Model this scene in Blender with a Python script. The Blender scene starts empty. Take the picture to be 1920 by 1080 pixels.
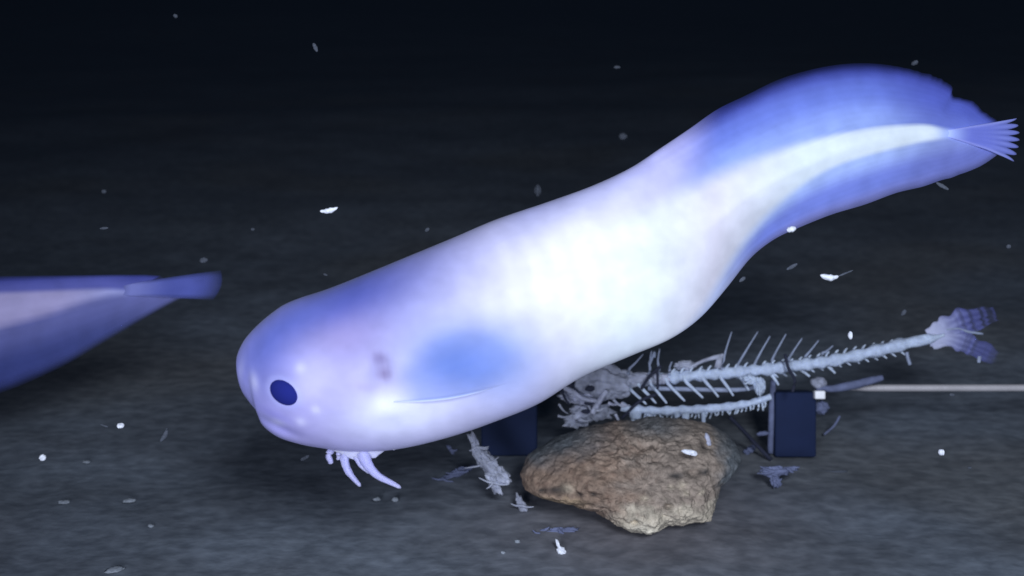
import bpy, math, random
from mathutils import Vector, noise

# ------------------------------------------------------------------ camera, world, lamps, exposure
SC = bpy.context.scene
COL = SC.collection
FPX = 2059.0                                   # focal length in photograph pixels (1920 wide)
PITCH = math.radians(17.3)
CAMZ = 0.256
C0 = Vector((0, 0, CAMZ))
FW = Vector((0, math.cos(PITCH), -math.sin(PITCH)))
UP = Vector((0, math.sin(PITCH), math.cos(PITCH)))
RT = Vector((1, 0, 0))

cam = bpy.data.cameras.new("camera")
cam.lens = 36.0 * FPX / 1920.0
cam.sensor_width = 36.0
cam.clip_start = 0.01
cam.clip_end = 300
cam.dof.use_dof = True
cam.dof.focus_distance = 0.435
cam.dof.aperture_fstop = 11.0
camo = bpy.data.objects.new("camera", cam)
camo.location = C0
camo.rotation_euler = (math.pi / 2 - PITCH, 0, 0)
COL.objects.link(camo)
SC.camera = camo

w = bpy.data.worlds.new("World")
SC.world = w
w.use_nodes = True
w.node_tree.nodes["Background"].inputs[0].default_value = (0.25, 0.50, 1.0, 1)
w.node_tree.nodes["Background"].inputs[1].default_value = 0.004

def lamp(name, loc, aim, power, size, angle, blend, color):
    l = bpy.data.lights.new(name, 'SPOT')
    l.energy = power; l.shadow_soft_size = size
    l.spot_size = math.radians(angle); l.spot_blend = blend
    l.color = color
    o = bpy.data.objects.new(name, l)
    o.location = loc
    o.rotation_euler = (Vector(aim) - Vector(loc)).to_track_quat('-Z', 'Y').to_euler()
    COL.objects.link(o)
# the camera platform's lamp plus an added fill, the only light at this depth
lamp("lander_and_fill_lamp", (0.14, -0.22, 0.52), (0.16, 0.55, 0.08), 19.5, 0.09, 100, 1.0, (0.81, 0.885, 1.0))
lamp("lander_and_fill_lamp", (-0.12, -0.12, 0.19), (0.10, 0.55, 0.10), 7.5, 0.07, 100, 0.9, (0.80, 0.86, 1.0))  # unseen weaker fill, added to soften the fish's shadow on the silt

SC.view_settings.view_transform = 'Standard'
SC.view_settings.look = 'None'
SC.view_settings.exposure = 0.0
SC.view_settings.gamma = 1.0
SC.cycles.use_denoising = True
SC.cycles.max_bounces = 8
SC.cycles.transparent_max_bounces = 12

def at(px, py, d):
    """point that the photograph shows at (px, py), d metres in front of the lens"""
    return C0 + d * (FW + RT * ((px - 960) / FPX) - UP * ((py - 540) / FPX))

def ground_at(px, py, lift=0.0):
    v = FW + RT * ((px - 960) / FPX) - UP * ((py - 540) / FPX)
    t = (lift - CAMZ) / v.z
    return C0 + v * t

def depth_of(p):
    return (p - C0).dot(FW)

# ------------------------------------------------------------------ small helpers
def sm(a, b, x):
    if a == b: return 0.0 if x < a else 1.0
    t = min(1, max(0, (x - a) / (b - a)))
    return t * t * (3 - 2 * t)

def mixc(a, b, f):
    return tuple(a[i] + (b[i] - a[i]) * f for i in range(3))

def gauss(px, py, cx, cy, rx, ry, ang=0.0):
    c, s = math.cos(math.radians(ang)), math.sin(math.radians(ang))
    dx, dy = px - cx, py - cy
    u, v = (dx * c + dy * s) / rx, (-dx * s + dy * c) / ry
    return math.exp(-(u * u + v * v))

def catmull(P, n):
    """n+1 samples through the list of tuples P"""
    m = len(P); out = []
    for k in range(n + 1):
        t = k / n * (m - 1)
        i = min(int(t), m - 2); f = t - i
        p0, p1, p2, p3 = P[max(i - 1, 0)], P[i], P[i + 1], P[min(i + 2, m - 1)]
        out.append(tuple(0.5 * (2 * b + (c - a) * f + (2 * a - 5 * b + 4 * c - d) * f * f + (-a + 3 * b - 3 * c + d) * f ** 3)
                         for a, b, c, d in zip(p0, p1, p2, p3)))
    return out

def fbm(p, oct=4, H=0.9, lac=2.0):
    return noise.fractal(p, H, lac, oct)

class MB:
    def __init__(s): s.v = []; s.f = []; s.c = []
    def add(s, p, col=None):
        s.v.append(tuple(p)); s.c.append(col if col else (1, 1, 1, 1)); return len(s.v) - 1
    def grid(s, rows, cols=None, close=False):
        """rows: list of equally long lists of points"""
        ids = [[s.add(p, cols[i][j] if cols else None) for j, p in enumerate(r)] for i, r in enumerate(rows)]
        m = len(rows[0])
        for i in range(len(rows) - 1):
            for j in range(m if close else m - 1):
                k = (j + 1) % m
                s.f.append((ids[i][j], ids[i][k], ids[i + 1][k], ids[i + 1][j]))
        return ids
    def cap(s, ring, flip=False):
        s.f.append(tuple(reversed(ring)) if flip else tuple(ring))
    def tube(s, pts, rad, n=8, col=None, rough=0.0, seed=0):
        """tapered tube along 3-D points; rad: list or number"""
        pts = [Vector(p) for p in pts]
        rows = []
        up = Vector((0.13, 0.3, 0.94))
        for i, p in enumerate(pts):
            t = (pts[min(i + 1, len(pts) - 1)] - pts[max(i - 1, 0)]).normalized()
            a = t.cross(up)
            if a.length < 0.05: a = t.cross(Vector((1, 0, 0)))
            a.normalize(); b = t.cross(a)
            r = rad[i] if isinstance(rad, (list, tuple)) else rad
            row = []
            for k in range(n):
                th = 2 * math.pi * k / n
                rr = r
                if rough: rr *= 1 + rough * noise.noise(Vector((p.x * 160 + seed, p.y * 160 + k * 1.7, p.z * 160)))
                row.append(p + (a * math.cos(th) + b * math.sin(th)) * rr)
            rows.append(row)
        ids = s.grid(rows, [[col] * n for _ in rows] if col else None, close=True)
        s.cap(ids[0], True); s.cap(ids[-1])
        return s
    def blob(s, c, ax, seg=16, rings=10, rough=0.0, freq=1.0, seed=0.0, col=None):
        """ellipsoid with axes ax = three vectors, optionally lumpy"""
        rows = []
        for i in range(rings + 1):
            ph = math.pi * (i + 0.02) / (rings + 0.04)
            row = []
            for k in range(seg):
                th = 2 * math.pi * k / seg
                d = Vector((math.sin(ph) * math.cos(th), math.sin(ph) * math.sin(th), math.cos(ph)))
                r = 1 + (rough * fbm(d * freq + Vector((seed, seed * 1.3, 0)), 3) if rough else 0)
                row.append(Vector(c) + (ax[0] * d.x + ax[1] * d.y + ax[2] * d.z) * r)
            rows.append(row)
        ids = s.grid(rows, [[col] * seg for _ in rows] if col else None, close=True)
        s.cap(ids[0], True); s.cap(ids[-1])
        return s
    def box(s, c, X, Y, Z):
        c = Vector(c); i0 = len(s.v)
        for sx in (-1, 1):
            for sy in (-1, 1):
                for sz in (-1, 1):
                    s.add(c + X * sx + Y * sy + Z * sz)
        for f in ((0, 1, 3, 2), (4, 6, 7, 5), (0, 4, 5, 1), (2, 3, 7, 6), (0, 2, 6, 4), (1, 5, 7, 3)):
            s.f.append(tuple(i0 + k for k in f))
        return s
    def build(s, name, mat, parent=None, smooth=True, bevel=0.0):
        me = bpy.data.meshes.new(name)
        me.from_pydata(s.v, [], s.f)
        at_ = me.color_attributes.new("tint", 'FLOAT_COLOR', 'POINT')
        flat = []
        for c in s.c: flat.extend(c if len(c) == 4 else (*c, 1.0))
        at_.data.foreach_set("color", flat)
        import bmesh
        bm = bmesh.new(); bm.from_mesh(me); bmesh.ops.recalc_face_normals(bm, faces=bm.faces)
        if bevel: bmesh.ops.bevel(bm, geom=bm.edges[:], offset=bevel, segments=3, affect='EDGES', profile=0.5)
        bm.to_mesh(me); bm.free()
        me.polygons.foreach_set("use_smooth", [smooth] * len(me.polygons))
        me.materials.append(mat)
        o = bpy.data.objects.new(name, me)
        COL.objects.link(o)
        if parent: o.parent = parent; o.matrix_parent_inverse = parent.matrix_world.inverted()
        return o

def tag(o, label=None, cat=None, group=None, kind=None):
    if label: o["label"] = label
    if cat: o["category"] = cat
    if group: o["group"] = group
    if kind: o["kind"] = kind
    return o

def empty(name, loc, label, cat, group=None):
    o = bpy.data.objects.new(name, None)
    o.empty_display_size = 0.01
    o.location = loc
    COL.objects.link(o)
    o.matrix_world = o.matrix_world.Translation(Vector(loc))
    return tag(o, label, cat, group)

# ------------------------------------------------------------------ materials
def newmat(name):
    m = bpy.data.materials.new(name); m.use_nodes = True
    nt = m.node_tree; nt.nodes.clear()
    out = nt.nodes.new('ShaderNodeOutputMaterial')
    return m, nt, out

def nd(nt, t, **kw):
    n = nt.nodes.new(t)
    for k, v in kw.items():
        if k in n.inputs.keys(): n.inputs[k].default_value = v
        else: setattr(n, k, v)
    return n

def princ(name, color, rough=0.6, bump=0.0, bscale=300.0, var=0.0, vscale=200.0, sss=0.0, sssr=0.004, metal=0.0, use_tint=False, spec=0.3):
    m, nt, out = newmat(name)
    b = nd(nt, 'ShaderNodeBsdfPrincipled', Roughness=rough, Metallic=metal)
    b.inputs['Specular IOR Level'].default_value = spec
    L = nt.links
    co = nd(nt, 'ShaderNodeTexCoord')
    src = None
    if use_tint:
        a = nd(nt, 'ShaderNodeVertexColor', layer_name="tint"); src = a.outputs['Color']
    if var > 0:
        n1 = nd(nt, 'ShaderNodeTexNoise', Scale=vscale, Detail=5.0, Roughness=0.6)
        L.new(co.outputs['Object'], n1.inputs['Vector'])
        mr = nd(nt, 'ShaderNodeMapRange'); mr.inputs['From Min'].default_value = 0.3; mr.inputs['From Max'].default_value = 0.7
        mr.inputs['To Min'].default_value = 1 - var; mr.inputs['To Max'].default_value = 1 + var
        L.new(n1.outputs['Fac'], mr.inputs['Value'])
        mx = nd(nt, 'ShaderNodeMix', data_type='RGBA', blend_type='MULTIPLY'); mx.inputs[0].default_value = 1
        if src: L.new(src, mx.inputs[6])
        else: mx.inputs[6].default_value = (*color, 1)
        L.new(mr.outputs['Result'], mx.inputs[7])
        src = mx.outputs[2]
    if src: L.new(src, b.inputs['Base Color'])
    else: b.inputs['Base Color'].default_value = (*color, 1)
    if bump > 0:
        n2 = nd(nt, 'ShaderNodeTexNoise', Scale=bscale, Detail=6.0, Roughness=0.6)
        L.new(co.outputs['Object'], n2.inputs['Vector'])
        bp = nd(nt, 'ShaderNodeBump', Strength=bump, Distance=0.001)
        L.new(n2.outputs['Fac'], bp.inputs['Height']); L.new(bp.outputs['Normal'], b.inputs['Normal'])
    if sss > 0:
        b.inputs['Subsurface Weight'].default_value = sss
        b.inputs['Subsurface Radius'].default_value = (1, 1, 1.3)
        b.inputs['Subsurface Scale'].default_value = sssr
    L.new(b.outputs[0], out.inputs[0])
    return m

def membrane(name, gain=1.0):
    """thin gelatinous fin: tint from the vertex colours, alpha = how dense the tissue is"""
    m, nt, out = newmat(name); L = nt.links
    a = nd(nt, 'ShaderNodeVertexColor', layer_name="tint")
    d = nd(nt, 'ShaderNodeBsdfPrincipled', Roughness=0.5)
    d.inputs['Specular IOR Level'].default_value = 0.14
    d.inputs['Sheen Weight'].default_value = 0.13
    d.inputs['Sheen Roughness'].default_value = 0.55
    d.inputs['Sheen Tint'].default_value = (0.75, 0.78, 1.0, 1)
    tr = nd(nt, 'ShaderNodeBsdfTransparent')
    co = nd(nt, 'ShaderNodeTexCoord')
    n1 = nd(nt, 'ShaderNodeTexNoise', Scale=90.0, Detail=3.0)
    L.new(co.outputs['Object'], n1.inputs['Vector'])
    mr = nd(nt, 'ShaderNodeMapRange'); mr.inputs['From Min'].default_value = 0.3; mr.inputs['From Max'].default_value = 0.7
    mr.inputs['To Min'].default_value = 0.93; mr.inputs['To Max'].default_value = 1.07
    L.new(n1.outputs['Fac'], mr.inputs['Value'])
    mx = nd(nt, 'ShaderNodeMix', data_type='RGBA', blend_type='MULTIPLY'); mx.inputs[0].default_value = 1
    L.new(a.outputs['Color'], mx.inputs[6]); L.new(mr.outputs['Result'], mx.inputs[7])
    L.new(mx.outputs[2], d.inputs['Base Color'])
    n5 = nd(nt, 'ShaderNodeTexNoise', Scale=220.0, Detail=4.0)
    L.new(co.outputs['Object'], n5.inputs['Vector'])
    bp = nd(nt, 'ShaderNodeBump', Strength=0.10, Distance=0.001)
    L.new(n5.outputs['Fac'], bp.inputs['Height']); L.new(bp.outputs['Normal'], d.inputs['Normal'])
    m3 = nd(nt, 'ShaderNodeMixShader')
    L.new(a.outputs['Alpha'], m3.inputs[0]); L.new(tr.outputs[0], m3.inputs[1]); L.new(d.outputs[0], m3.inputs[2])
    L.new(m3.outputs[0], out.inputs[0])
    return m

M = {}
M['skin'] = princ('gelatinous_skin', (1, 1, 1), rough=0.5, bump=0.10, bscale=240, var=0.035, vscale=120, sss=0.6, sssr=0.004, use_tint=True, spec=0.12)
M['fin'] = membrane('fin_membrane')
M['eye'] = princ('eye_lens', (0.016, 0.022, 0.19), rough=0.9, spec=0.02)
M['eyering'] = princ('eye_rim', (0.34, 0.34, 0.76), rough=0.8, sss=0.6, sssr=0.004, spec=0.05)
M['bone'] = princ('bone', (0.50, 0.58, 0.76), rough=0.7, bump=0.7, bscale=500, var=0.22, vscale=260, sss=0.3, sssr=0.002)
M['bone2'] = princ('thin_bone', (0.26, 0.30, 0.42), rough=0.7, var=0.2, vscale=300)
M['tissue'] = princ('pale_tissue', (0.33, 0.35, 0.45), rough=0.7, bump=0.9, bscale=260, var=0.45, vscale=160, sss=0.3, sssr=0.003)
M['tissuew'] = princ('white_tissue', (0.42, 0.44, 0.58), rough=0.6, bump=0.8, bscale=320, var=0.35, vscale=220, sss=0.3, sssr=0.003)
M['thread'] = princ('dark_thread', (0.018, 0.02, 0.04), rough=0.8)
M['block'] = princ('navy_plastic', (0.007, 0.014, 0.050), rough=0.8, bump=0.15, bscale=200, var=0.12, vscale=60, spec=0.2)
M['steel'] = princ('brushed_steel', (0.50, 0.48, 0.51), rough=0.4, metal=0.15, bump=0.2, bscale=700, var=0.1, vscale=90)
M['strap'] = princ('grey_strap', (0.13, 0.15, 0.26), rough=0.8, bump=0.5, bscale=600, var=0.25)
M['cap'] = princ('white_plastic', (0.95, 0.95, 1.0), rough=0.5)
M['snow'] = princ('white_flake', (0.75, 0.78, 0.88), rough=0.7, var=0.3, vscale=900)
M['crumb'] = princ('crumb', (0.26, 0.29, 0.34), rough=0.9, var=0.3, vscale=500)
M['snowdim'] = princ('grey_flake', (0.07, 0.08, 0.105), rough=0.8, var=0.3, vscale=900)
M['rock'] = princ('crusted_rock', (1, 1, 1), rough=0.85, bump=1.0, bscale=620, var=0.45, vscale=260, use_tint=True, spec=0.2)
M['film'] = membrane('grey_film')

# ------------------------------------------------------------------ seabed
def seabed_material():
    m, nt, out = newmat('silt'); L = nt.links
    b = nd(nt, 'ShaderNodeBsdfPrincipled', Roughness=0.9); b.inputs['Specular IOR Level'].default_value = 0.15
    co = nd(nt, 'ShaderNodeTexCoord')
    mp = nd(nt, 'ShaderNodeMapping'); mp.inputs['Scale'].default_value = (1.0, 1.6, 1.0)
    L.new(co.outputs['Object'], mp.inputs['Vector'])
    a = nd(nt, 'ShaderNodeTexNoise', Scale=14.0, Detail=7.0, Roughness=0.62)
    c = nd(nt, 'ShaderNodeTexNoise', Scale=105.0, Detail=2.5, Roughness=0.5)
    L.new(mp.outputs[0], a.inputs['Vector']); L.new(mp.outputs[0], c.inputs['Vector'])
    r1 = nd(nt, 'ShaderNodeValToRGB')
    r1.color_ramp.elements[0].position = 0.32; r1.color_ramp.elements[0].color = (0.100, 0.112, 0.132, 1)
    r1.color_ramp.elements[1].position = 0.70; r1.color_ramp.elements[1].color = (0.150, 0.175, 0.212, 1)
    L.new(a.outputs['Fac'], r1.inputs[0])
    r2 = nd(nt, 'ShaderNodeValToRGB')
    r2.color_ramp.elements[0].position = 0.34; r2.color_ramp.elements[0].color = (0.76, 0.77, 0.80, 1)
    r2.color_ramp.elements[1].position = 0.76; r2.color_ramp.elements[1].color = (1.36, 1.36, 1.38, 1)
    L.new(c.outputs['Fac'], r2.inputs[0])
    mx = nd(nt, 'ShaderNodeMix', data_type='RGBA', blend_type='MULTIPLY'); mx.inputs[0].default_value = 1
    L.new(r1.outputs[0], mx.inputs[6]); L.new(r2.outputs[0], mx.inputs[7])
    # rusty silt shed by the rock
    vc = nd(nt, 'ShaderNodeVertexColor', layer_name="tint")
    m2 = nd(nt, 'ShaderNodeMix', data_type='RGBA', blend_type='MULTIPLY'); m2.inputs[0].default_value = 1
    L.new(mx.outputs[2], m2.inputs[6]); L.new(vc.outputs[0], m2.inputs[7])
    L.new(m2.outputs[2], b.inputs['Base Color'])
    bp = nd(nt, 'ShaderNodeBump', Strength=0.3, Distance=0.002)
    L.new(c.outputs['Fac'], bp.inputs['Height']); L.new(bp.outputs['Normal'], b.inputs['Normal'])
    L.new(b.outputs[0], out.inputs[0])
    return m

ROCK_G = ground_at(1190, 985)
PR = random.Random(21)
PITS = []
for _ in range(110):
    yy = 0.3 + 0.9 * PR.random() ** 1.4; q = PR.uniform(0.003, 0.009)
    PITS.append((PR.uniform(-.62, .62) * yy, yy, q, q * PR.uniform(-.30, .22)))
def seabed_z(x, y):
    r = math.hypot(x, y)
    z = 0.0016 * fbm(Vector((x * 22, y * 34, 0.3)), 3, 0.8) * min(1, 0.6 + r)
    z += 0.010 * noise.noise(Vector((x * 3.1 + 4, y * 5.0, 2.0))) * sm(0.45, 1.1, r)
    z += 0.05 * noise.noise(Vector((x * 0.7 + 9, y * 0.9, 5.0))) * sm(1.0, 3.0, r)
    z += 0.5 * noise.noise(Vector((x * 0.09, y * 0.09, 1.0))) * sm(5, 20, r)
    if 0.25 < y < 1.3 and abs(x) < .85:
        for (a, b, q, hh) in PITS:
            if abs(x - a) < 2.6 * q and abs(y - b) < 2.6 * q: z += hh * math.exp(-((x - a) ** 2 + (y - b) ** 2) / (q * q))
    d = math.hypot((x - ROCK_G.x) / 1.3, y - ROCK_G.y - 0.02)
    z += 0.005 * math.exp(-(d / 0.06) ** 2)
    return z
mb = MB(); rows = []; cols = []
NR, NA = 330, 520
for i in range(NR + 1):
    r = 0.03 * (80 / 0.03) ** (i / NR)
    row = []; cr = []
    for k in range(NA):
        # finer in front of the lens
        u = k / NA * 2 - 1
        th = math.pi / 2 + math.pi * (0.25 * u + 0.75 * u ** 3)
        x, y = r * math.cos(th), r * math.sin(th)
        row.append((x, y, seabed_z(x, y)))
        d = math.hypot((x - ROCK_G.x) / 1.25, y - ROCK_G.y)
        f = 0.75 * math.exp(-(d / 0.055) ** 2)
        b_ = noise.noise(Vector((x * 5, y * 7, 8)))
        base = mixc((1.0, 1.0, 1.0), (1.0, 0.93, 0.84), sm(0.0, 0.5, b_)); e_ = 1 + 0.22 * noise.noise(Vector((x * 9, y * 20, 3)))
        base = tuple(q * e_ for q in base)
        cr.append((*mixc(base, (1.2, 0.93, 0.80), f), 1))
    rows.append(row); cols.append(cr)
ids = mb.grid(rows, cols, close=True); mb.cap(ids[0])
tag(mb.build("seabed", seabed_material()), kind="structure")

# ------------------------------------------------------------------ snailfish
class Fish:
    def __init__(s, D, pairs, wid, colour, n=190, m=96):
        s.D = D; s.colour = colour; s.m = m
        rows = []
        for q, w_ in zip(pairs, wid):
            a, b = q[0], q[-1]
            mid = q[1] if len(q) == 3 else ((a[0] + b[0]) / 2, (a[1] + b[1]) / 2)
            rows.append((a[0], a[1], b[0], b[1], w_, mid[0], mid[1]))
        s.st = catmull(rows, n)
    def P(s, px, py, off):
        d = s.D(px)
        return at(px, py, d) - FW * off
    def build(s, parent, band_t, band_b, x0, x1, part_of, alpha, sculpt=None, finbase=0.004, fray=0):
        """trunk, dorsal fin and anal fin from one continuous surface, split where the fins leave the trunk"""
        V = []; Cc = []; K = []
        n = len(s.st); m = s.m
        for (ax, ay, bx, by, wf, mx, my) in s.st:
            h = math.hypot(ax - bx, ay - by) / 2 * s.D(mx) / FPX
            for k in range(m):
                th = 2 * math.pi * k / m
                c, sn = math.cos(th), math.sin(th)
                ex, ey = (ax, ay) if c > 0 else (bx, by)
                ac = abs(c)
                if fray and c > 0 and mx > fray:
                    ac = abs(c) * (1 + sm(fray, fray + 60, mx) * sm(.75, 1, ac) * (0.05 * noise.noise(Vector((ax / 17, 1, 0))) + 0.018 * noise.noise(Vector((ax / 7, 7, 0)))))
                px, py = mx + (ex - mx) * ac, my + (ey - my) * ac
                f = sm(x0, x1, px)
                off = (1 - f) * wf * h * abs(sn) ** 0.92
                if f > 0:
                    t_, b_ = lin(band_t, px), lin(band_b, px)
                    hb = max(4.0, (b_ - t_) / 2); q = (py - (t_ + b_) / 2) / (hb * 1.12)
                    kk = s.D(px) / FPX
                    mus = (1 - 0.8 * sm(band_b[-1][0] - 60, band_b[-1][0], px)) * 0.42 * hb * kk * math.exp(-abs(q) ** 2.2 * 0.8)
                    mem = (0.0003 + finbase * max(0, 1 - ac) ** 1.1 * sm(x1 + 420, x1, px) + 0.0012 * max(0, 1 - ac)) * min(1, 4 * abs(sn))
                    off += f * (mus + mem)
                if sculpt and sn > 0: off += sculpt(px, py) * min(1, 3 * sn)
                wave = 0.0012 * math.sin(px / 60) * max(0, ac - .3) * f
                V.append(s.P(px, py, (off if sn >= 0 else -off) + wave))
                part = part_of(px, py, c)
                col = s.colour(px, py, c)
                if part != 'body':
                    col = tuple(k_ * (1 + 0.025 * math.sin(ac * 70 + px / 40) + 0.025 * math.sin(px / 8 + 5 * ac)) for k_ in col)
                Cc.append((*col, alpha(px, py, c))); K.append(part)
        F = []
        for i in range(n - 1):
            for k in range(m):
                k2 = (k + 1) % m
                F.append((i * m + k, i * m + k2, (i + 1) * m + k2, (i + 1) * m + k))
        F.append(tuple(range(m - 1, -1, -1))); F.append(tuple((n - 1) * m + k for k in range(m)))
        import bmesh
        me = bpy.data.meshes.new("whole"); me.from_pydata([tuple(v) for v in V], [], F)
        bm = bmesh.new(); bm.from_mesh(me); bmesh.ops.recalc_face_normals(bm, faces=bm.faces); bm.normal_update()
        bm.verts.ensure_lookup_table()
        N = [v.normal.copy() for v in bm.verts]
        faces = [tuple(v.index for v in f.verts) for f in bm.faces]
        bm.free(); bpy.data.meshes.remove(me)
        byp = {}
        for f in faces:
            ks = [K[i] for i in f]
            p = 'body' if 'body' in ks else ks[0]
            byp.setdefault(p, []).append(f)
        for p, fs in byp.items():
            idx = {}; vs = []; cs = []; ns = []; nf = []
            for f in fs:
                for i in f:
                    if i not in idx:
                        idx[i] = len(vs); vs.append(tuple(V[i])); cs.extend(Cc[i]); ns.append(tuple(N[i]))
                nf.append(tuple(idx[i] for i in f))
            me = bpy.data.meshes.new(p); me.from_pydata(vs, [], nf)
            me.color_attributes.new("tint", 'FLOAT_COLOR', 'POINT').data.foreach_set("color", cs)
            me.polygons.foreach_set("use_smooth", [True] * len(nf))
            me.normals_split_custom_set_from_vertices(ns)
            me.materials.append(M['fin'])
            o = bpy.data.objects.new(p, me); COL.objects.link(o)
            o.parent = parent; o.matrix_parent_inverse = parent.matrix_world.inverted()
    def tail(s, apex, top, bot, colf, nray=7, gap=0.24, n=112, m=22, neck=12, opening=(0.72, 2.4)):
        mb = MB(); rows = []; cols = []
        for i in range(n + 1):
            u = i / n
            ex = top[0] + (bot[0] - top[0]) * u + 8 * math.sin(math.pi * u)
            ey = top[1] + (bot[1] - top[1]) * u
            # spread grows late: the fan opens towards its end
            ph = u * (nray - 1)
            spike = abs(math.cos(math.pi * ph)) ** 0.9
            L = (1 - gap) + gap * spike
            row = []; cr = []
            for side in (1, -1):
                for j in (range(m + 1) if side == 1 else range(m, -1, -1)):
                    v = j / m; vv = v * L
                    bx = apex[0]; by = apex[1] + (u - 0.5) * neck
                    px = bx + (ex - bx) * vv
                    py = by + (ey - by) * (opening[0] * vv ** min(1, opening[1]) + (1 - opening[0]) * vv ** opening[1])
                    t = 0.0026 * (1 - vv) ** 2.2 * sm(-0.02, 0.16, vv) + 0.00022 + 0.00025 * spike * sm(0.2, 0.7, vv)
                    row.append(s.P(px, py, side * t + 0.001 * math.sin(vv * 3)))
                    cr.append(colf(u, vv, spike))
            rows.append(row); cols.append(cr)
        ids = mb.grid(rows, cols, close=True)
        mb.cap(ids[0], True); mb.cap(ids[-1])
        return mb

def lin1(tab, x):
    if x <= tab[0][0]: return tab[0][1]
    for (x0, y0), (x1, y1) in zip(tab, tab[1:]):
        if x <= x1: return y0 + (y1 - y0) * (x - x0) / (x1 - x0)
    return tab[-1][1]
_cache = {}
def lin(tab, x):
    if tab[-1][0] - tab[0][0] < 400: return lin1(tab, x)
    k = (id(tab), round(x))
    if k not in _cache:
        r = max(6, min(36, (tab[-1][0] - x) * .25))
        _cache[k] = (k and sum(lin1(tab, round(x) + r * q / 4) for q in range(-4, 5)) / 9, tab)
    return _cache[k][0]
BAND_T = [(1050, 470), (1150, 430), (1250, 385), (1350, 335), (1450, 292), (1550, 259), (1650, 241), (1730, 237), (1785, 247)]
BAND_B = [(1100, 760), (1200, 690), (1260, 640), (1300, 590), (1330, 540), (1350, 505), (1400, 430), (1480, 356), (1550, 313), (1650, 283), (1730, 264), (1785, 257)]
EDGE_T = [(1040, 374), (1120, 345), (1180, 315), (1240, 277), (1290, 243), (1340, 207), (1400, 178), (1450, 152), (1500, 135), (1560, 123), (1620, 119), (1680, 123), (1740, 138), (1790, 165), (1830, 195), (1870, 225)]
EDGE_B = [(1250, 640), (1300, 602), (1350, 552), (1400, 492), (1440, 460), (1480, 433), (1540, 408), (1600, 390), (1680, 362), (1760, 340), (1820, 320), (1860, 298)]
def tail_colour(px, py):
    """white muscle band in blue jelly: colours of the hind body, shared by trunk and fins"""
    t, b = lin(BAND_T, px), lin(BAND_B, px)
    et, eb = lin(EDGE_T, px), lin(EDGE_B, px)
    white = (0.78, 0.86, 0.93)
    white = mixc(white, (0.40, 0.50, 0.92), sm(1738, 1778, px))
    if px < 1500: white = mixc((0.76, 0.73, 0.84), white, min(1, abs(px - 1330) / 170))
    soft = 34 - 27 * sm(1300, 1600, px)
    up = (t - py) / max(20.0, t - et); dn = (py - b) / max(14.0, eb - b)
    u1 = mixc((0.33, 0.44, 0.88), (0.15, 0.21, 0.66), sm(0.05, 0.60, up))
    u1 = mixc(u1, (0.055, 0.07, 0.40), sm(0.55, 1.0, up))
    u1 = mixc(u1, (0.075, 0.095, 0.46), 0.75 * sm(1600, 1760, px))
    u1 = mixc((0.50, 0.49, 0.90), u1, sm(1220, 1360, px))
    d1 = mixc((0.42, 0.54, 0.92), (0.18, 0.23, 0.66), sm(0.05, 0.55, dn))
    d1 = mixc(d1, (0.22, 0.23, 0.54), sm(0.65, 1.0, dn))
    d1 = mixc(d1, (0.15, 0.17, 0.48), 0.7 * sm(1620, 1800, px))
    d1 = mixc((0.62, 0.70, 0.97), d1, sm(1300, 1440, px))
    col = mixc(white, u1, sm(t + soft * .5, t - soft, py))
    col = mixc(col, d1, sm(b - soft * .5, b + soft, py))
    return col
LAV = (0.35, 0.32, 0.66); WHITE = (0.86, 0.85, 0.91); BLUE = (0.075, 0.10, 0.45)
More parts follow.
